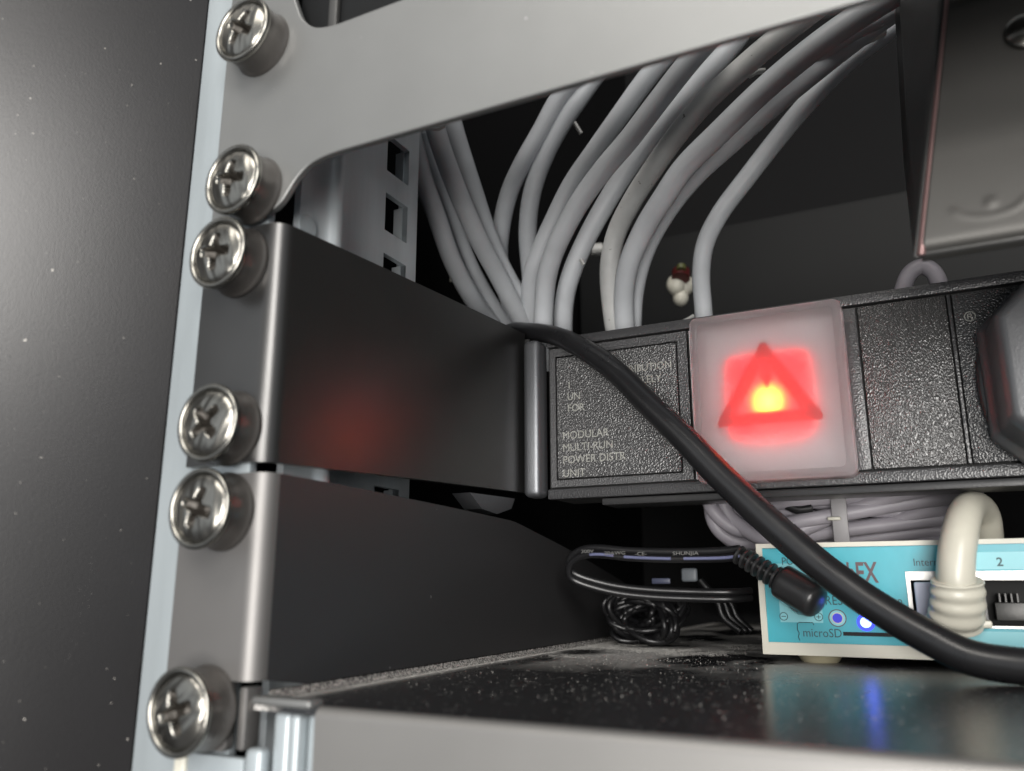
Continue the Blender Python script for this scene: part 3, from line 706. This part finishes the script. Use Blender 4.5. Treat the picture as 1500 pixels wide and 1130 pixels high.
# ------------------------------------------------------------------ router
ro = thing('router', 'small white router with turquoise front label standing on the shelf', 'router', (120, 150, ZS))
RY = 104
box('casing', (67.6, 112.3, 3.3), (181, 190, 28.6), m_rwhite, ro, bev=.5)
finish('front_shell', ring_frame((67.6, 3.3, 181, 28.6), (69.5, 5.5, 179, 27.0), 104.7, 112.5), m_rwhite, ro, ang=30)
PX0, PX1, PZ0, PZ1 = 99.6, 160.0, 10.1, 21.9
bm = bmesh.new()
for a, b in (((67.8, 3.5), (PX0, 28.4)), ((PX0, 3.5), (176, PZ0)), ((PX0, PZ1), (176, 28.4)), ((PX1, PZ0), (176, PZ1))):
    box_bm((a[0], RY+.5, a[1]), (b[0], RY+.9, b[1]), bm=bm)
finish('front_frame', ring_frame((67.8, 3.4, 181, 28.5), (69.2, 6.1, 179.6, 27.5), RY-.5, RY+.6), m_rwhite, ro, ang=30)
bm.free()
bm = bmesh.new()
for a, b in (((69.2, 6.1), (PX0, 27.5)), ((PX0, 6.1), (179.6, PZ0)), ((PX0, PZ1), (179.6, 27.5)), ((PX1, PZ0), (179.6, PZ1))):
    box_bm((a[0], RY, a[1]), (b[0], RY+.62, b[1]), bm=bm)
lab = finish('front_label', bm, m_teal, ro, smooth=False)
LY = RY-.03
box('pale_patch', (72.2, RY-.06, 10.6), (81.6, RY-.02, 23.9), m_teall, lab)
box('pale_patch', (107.5, RY-.06, 22.2), (178, RY-.02, 25.8), m_teall, lab)
box('pale_patch', (103.5, RY-.06, 6.5), (140, RY-.02, 9.5), m_teall, lab)
text('lettering', 'POWER', 73.4, 23.6, LY-.05, 2.5, m_ink, lab, sx=.85)
text('lettering', 'hEX', 87.5, 19.6, LY, 6.3, m_inkr, lab, bold=.14, sx=.60)
text('lettering', 'RES', 82.3, 14.6, LY, 2.9, m_ink, lab, sx=.85)
text('lettering', 'USER', 93.8, 14.1, LY, 2.7, m_ink, lab, sx=.8)
text('lettering', 'Internet', 101.4, 23.1, LY, 2.3, m_ink, lab, sx=.9)
text('lettering', 'microSD', 76.9, 7.5, LY, 2.7, m_ink, lab, sx=.88)
text('lettering', '2', 117.4, 22.9, LY-.06, 2.5, m_ink, lab, bold=.05)
text('lettering', '3', 131.4, 22.9, LY-.06, 2.5, m_ink, lab, bold=.05)
for cx, sgn in ((73.0, '-'), (80.7, '+')):
    bm = bmesh.new(); n = 28
    V = [[bm.verts.new((cx+r*math.cos(2*math.pi*k/n), y, 11.9+r*math.sin(2*math.pi*k/n))) for k in range(n)] for r, y in ((.95, RY-.1), (.78, RY-.1), (.78, RY), (.95, RY))]
    for a in range(4):
        for k in range(n): bm.faces.new((V[a][k], V[a][(k+1) % n], V[(a+1) % 4][(k+1) % n], V[(a+1) % 4][k]))
    box_bm((cx-.5, RY-.1, 11.82), (cx+.5, RY, 11.98), bm=bm)
    if sgn == '+': box_bm((cx-.08, RY-.11, 11.4), (cx+.08, RY, 12.4), bm=bm)
    finish('polarity_symbol', bm, m_ink, lab)
sdl = [(76.2, 6.6), (75.9, 7.4), (76.2, 8.2), (75.8, 9.0), (75.9, 10.3), (76.3, 10.6), (79.3, 10.6), (79.5, 10.1)]
bm = tube_bm([Vector((x, RY-.02, z)) for x, z in sdl], .11, 6); finish('card_symbol', bm, m_ink, lab)
box('card_slot', (85.6, RY-.05, 7.9), (98.2, RY+.02, 8.75), m_groove, lab)
def disc(cx, cz, r0, r1, y0, y1, name, m, parent, n=36):
    bm = bmesh.new()
    V = [[bm.verts.new((cx+r*math.cos(2*math.pi*k/n), y, cz+r*math.sin(2*math.pi*k/n))) for k in range(n)] for r, y in ((r1, y0), (r0, y0), (r0, y1), (r1, y1))]
    for a in range(4):
        for k in range(n): bm.faces.new((V[a][k], V[a][(k+1) % n], V[(a+1) % 4][(k+1) % n], V[(a+1) % 4][k]))
    bmesh.ops.recalc_face_normals(bm, faces=bm.faces); return finish(name, bm, m, parent)
disc(84.7, 11.7, 1.72, 1.92, RY-.08, RY, 'button_outline', m_inkr, lab)
disc(84.7, 11.7, .01, 1.7, RY-.05, RY, 'button_border', m_teall, lab)
disc(84.7, 11.7, 1.05, 1.25, RY-.16, RY-.04, 'button_rim', m_rwhite, lab)
disc(84.7, 11.7, .01, 1.1, RY-.13, RY-.06, 'reset_button', mat('reset_blue_glow', (.03, .03, .35), .3, emit=(.02, .03, .9), estr=.35), lab)  # button is no lamp, its blue glow is put in as emission
disc(90.6, 10.9, .01, 1.9, RY-.10, RY-.02, 'led_halo', mat('blue_halo_glow', (.05, .05, .6), .4, emit=(.02, .05, 1.0), estr=1.1), lab)  # emitting disc paints the blue light spill around the led
disc(90.6, 10.9, .01, 1.15, RY-.7, RY-.08, 'led', m_ledblue, lab)
# port housing
pt = box('port_recess', (PX0, 111, PZ0), (PX1, 112, PZ1), m_groove, ro)
finish('port_shield', ring_frame((PX0+.05, PZ0+.05, PX1, PZ1-.05), (PX0+.9, PZ0+.5, PX1-1, PZ1-1.9), RY-.2, RY+1.2), m_metal, ro, ang=30)
for k in range(5):
    x0 = 100.9+k*13.9
    if k: box('port_divider', (x0-1.2, RY+.3, PZ0+.5), (x0-.2, 111, PZ1-1.9), m_plug, ro)
    for j in range(4 if k else 0):
        box('contact', (x0+2.3+j*1.1, 106.5, 15.4), (x0+2.6+j*1.1, 110, 17.2), m_taupes, ro)
    if k: box('port_block', (x0+1.4, 106.8, 11.6), (x0+8.6, 110.8, 15.3), m_taupes, ro, bev=.2)
for x in (79.5, 168):
    bm = lathe_bm([(0.01, -.2), (3.9, -.2), (4.4, .3), (5.2, 1.75), (0.01, 1.78)], 40)
    f = finish('foot', bm, m_foot, ro); f.rotation_euler = (math.pi/2, 0, 0)
    f.location = f.location + Vector((x, 110.2, ZS+.2))*S

# ------------------------------------------------------------------ ethernet plug with ribbed boot
ep = thing('network_plug', 'cream network plug with ribbed boot in the first router port', 'plug', (106, 100, 14))
box('plug_body', (101.2, 99.0, 10.9), (112.2, 110, 19.6), m_clear, ep, bev=.4)
box('latch', (108.6, 97.5, 10.4), (114.9, 103, 11.9), m_cream, ep, bev=.4)
bm = bmesh.new()
bmesh.ops.create_uvsphere(bm, u_segments=28, v_segments=18, radius=1)
c = at(1396, 903, y=97.2)
for v in bm.verts: v.co = Vector((c.x+v.co.x*4.7, c.y+v.co.y*4.0, c.z+v.co.z*3.1+.3))
finish('boot_base', bm, m_cream, ep)
bp = [at(1398, 912, y=97), at(1402, 895, y=95), at(1403, 872, y=93.5), at(1402, 850, y=92.5)]
def boot_r(s):
    k = .3*(.5+.5*math.cos(s*2*math.pi*4.0)) if s < .97 else 0
    return (5.3-.5*s+k, 4.0+k)
finish('ribbed_boot', tube_bm(catmull(bp, 24), 5, 32, rf=boot_r), m_cream, ep, ang=80)
cp_ = [at(u, v, y=y) for u, v, y in ((1403, 868, 93.5), (1400, 845, 92.6), (1401, 815, 93), (1405, 788, 94.5), (1410, 765, 98), (1416, 749, 103.5), (1425, 742, 110), (1436, 746, 116), (1444, 760, 120), (1448, 790, 123), (1449, 850, 126))]
tube('cord', cp_, 3.5, m_cream, ep, n=8, segs=24, rf=lambda s: (4.1-1.1*s, 3.7-.6*s))

# ------------------------------------------------------------------ coiled grey cable under the strip
cc_ = thing('coiled_network_cable', 'coil of lavender grey cable tied up between power strip and router', 'cable', (90, 135, 32))
YC = 132
loops = [[(1440, 722), (1340, 735), (1240, 752), (1160, 766), (1110, 778), (1075, 774), (1048, 752), (1036, 728), (1034, 700)],
         [(1440, 752), (1340, 764), (1240, 776), (1160, 788), (1100, 796), (1066, 788), (1046, 766), (1040, 735), (1042, 700)],
         [(1440, 770), (1340, 780), (1240, 792), (1160, 798), (1110, 800), (1080, 797), (1058, 780), (1052, 750)],
         [(1440, 708), (1360, 716), (1280, 735), (1220, 757), (1160, 782), (1120, 790), (1084, 770), (1062, 745), (1056, 700)],
         [(1440, 738), (1360, 748), (1290, 768), (1230, 770), (1170, 752), (1120, 748), (1090, 750), (1072, 735), (1066, 700)],
         [(1440, 788), (1340, 795), (1240, 803), (1160, 806), (1120, 806)],
         [(1440, 726), (1340, 722), (1240, 728), (1160, 734), (1110, 742), (1080, 735)],
         [(1440, 764), (1330, 752), (1250, 744), (1190, 735), (1140, 725)]]
for k, lp in enumerate(loops):
    P = [at(u, v, y=YC+(k % 3)*4.2-2+1.2*math.sin(i*1.7+k)) for i, (u, v) in enumerate(lp)]
    tube('loop', P, 1.95, m_cablel, cc_, n=7, segs=14)
P0 = at(1227, 716, y=128); P1 = at(1227, 800, y=128)
bm = box_bm((P0.x-1.9, 126.2, P1.z), (P0.x+1.9, 126.9, P0.z), bev=.3); finish('tie_band', bm, mat('grey_tape', (.30, .29, .30), .5), cc_)
p = at(1222, 760, y=125.5); box('tie_end', p-Vector((1.6, .6, .45)), p+Vector((1.6, .6, .45)), m_rwhite, cc_, bev=.3)
tube('loop', [at(u, v, y=129) for u, v in ((1130, 726), (1150, 738), (1170, 746), (1190, 744))], 1.4, m_blackg, cc_)

# ------------------------------------------------------------------ DC plug with strain relief and two-core wire
dc = thing('power_adapter_lead', 'black barrel plug with ribbed strain relief and striped wire looping left of the router', 'power lead', (72, 98, 20))
d0, d1 = at(1146, 852, y=97.5), at(1200, 884, y=94.5)
axis = (d1-d0).normalized()
finish('plug_body', tube_bm([d0+axis*s*((d1-d0).length) for s in (-.02, 0, .1, .3, .5, .7, .8, .88, .95, 1.0, 1.03)], 4, 36,
       rf=lambda s: 4.0*math.sqrt(max(.02, 1-max(0, (s-.62)/.40)**2)) if s > .15 else 3.6+min(.4, s*3)), m_plug, dc, ang=70)
tube('barrel_shoulder', [at(1177, 876, y=103.8), at(1175, 872, y=99)], 4.0, m_black, dc, n=2)
s0, s1 = at(1079, 811, y=100), d0
sv = (s1-s0); sl = sv.length; sd_ = sv.normalized()
finish('strain_core', tube_bm([s0, s1+sd_], 1.3, 16, rf=lambda s: 1.0+.2*s), m_black, dc)
for k in range(7):
    c = s0+sd_*(sl*(k+.5)/7.4); r = 2.35+.07*k
    finish('strain_rib', tube_bm([c-sd_*.34, c-sd_*.24, c+sd_*.24, c+sd_*.34], r, 20, rf=lambda s, r=r: r if 0.2 < s < .8 else r-.12), m_plug, dc, ang=40)
wl = [(1084, 815, 100), (1060, 818, 101), (1020, 819, 102), (970, 819, 103), (920, 817, 104), (880, 813, 105), (856, 814, 106), (840, 822, 107), (833, 834, 108), (838, 848, 109.5), (860, 858, 111), (900, 868, 113), (950, 874, 115), (1010, 877, 117), (1070, 878, 119), (1100, 876, 124)]
P = catmull([at(u, v, y=y) for u, v, y in wl], 8)
tube('wire', P, .95, m_blackg, dc, segs=12, spline=False)
tube('wire', [p+Vector((0, .3, 1.75)) for p in P], .95, m_blackg, dc, segs=12, spline=False)
sp_ = [at(u, v, y=y-1.1) for u, v, y in wl[:7]]
SP = catmull(sp_, 8)
for a, b in ((0, 20), (22, 34), (36, 46)):
    if b-a > 1: tube('stripe', [p+Vector((0, 0, .1)) for p in SP[a:b]], .42, m_stripe, dc, segs=8, spline=False)
for s, u, v in (('SHUNJIA', 985, 811.5), ('20AWG', 885, 811), ('300V', 851, 808.5), ('-CE-', 930, 812)):
    p = at(u, v, y=99.9 if u > 900 else 102.5); text('lettering', s, p.x, p.z-.35, p.y, 1.25, mat('white_print', (.13, .13, .125), .5), dc, sx=1.35, depth=.02)

# bundled black lead on the shelf
kn = thing('wire_bundle', 'tangled black wire bundle held by a twist tie on the shelf', 'wire bundle', (25, 145, ZS))
c = Vector((27, 142, 10.2)); rnd = random.Random(3)
for k in range(30):
    a0 = rnd.uniform(0, 6.28); tl = rnd.uniform(-.75, .75); R1 = rnd.uniform(4, 13); R2 = min(8.2, R1*.75)*rnd.uniform(.6, 1); oy = rnd.uniform(-5, 5)
    P = []
    for i in range(25):
        a = 2*math.pi*i/24
        x = R1*math.cos(a); z = R2*math.sin(a)
        x, z = x*math.cos(tl)-z*math.sin(tl), (x*math.sin(tl)+z*math.cos(tl))*.82
        P.append(c+Vector((x, oy+3.5*math.sin(a*2+a0), max(-7.4, min(8.6, z)))))
    tube('loop', P, .9, m_blackg, kn, n=3, segs=10)
p = at(1010, 843, y=133); box('tie_head', p-Vector((2.3, .7, 1.8)), p+Vector((2.3, .7, 2.0)), mat('tie_grey_blue', (.13, .145, .16), .4), kn, bev=.7, seg=3)
p = at(976, 852, y=133); box('tie_strap', p-Vector((4.2, .5, .7)), p+Vector((1.2, .5, .9)), mat('tie_blue', (.07, .08, .13), .35), kn, bev=.3)
for k in range(3):
    P = [at(u, v, y=150+3*k) for u, v in ((1025, 850+6*k), (1050+8*k, 880), (1060+10*k, 905), (1085+8*k, 925))]
    tube('trailing_wire', P, 1.1, m_blackg, kn)

bpy.context.view_layer.update()
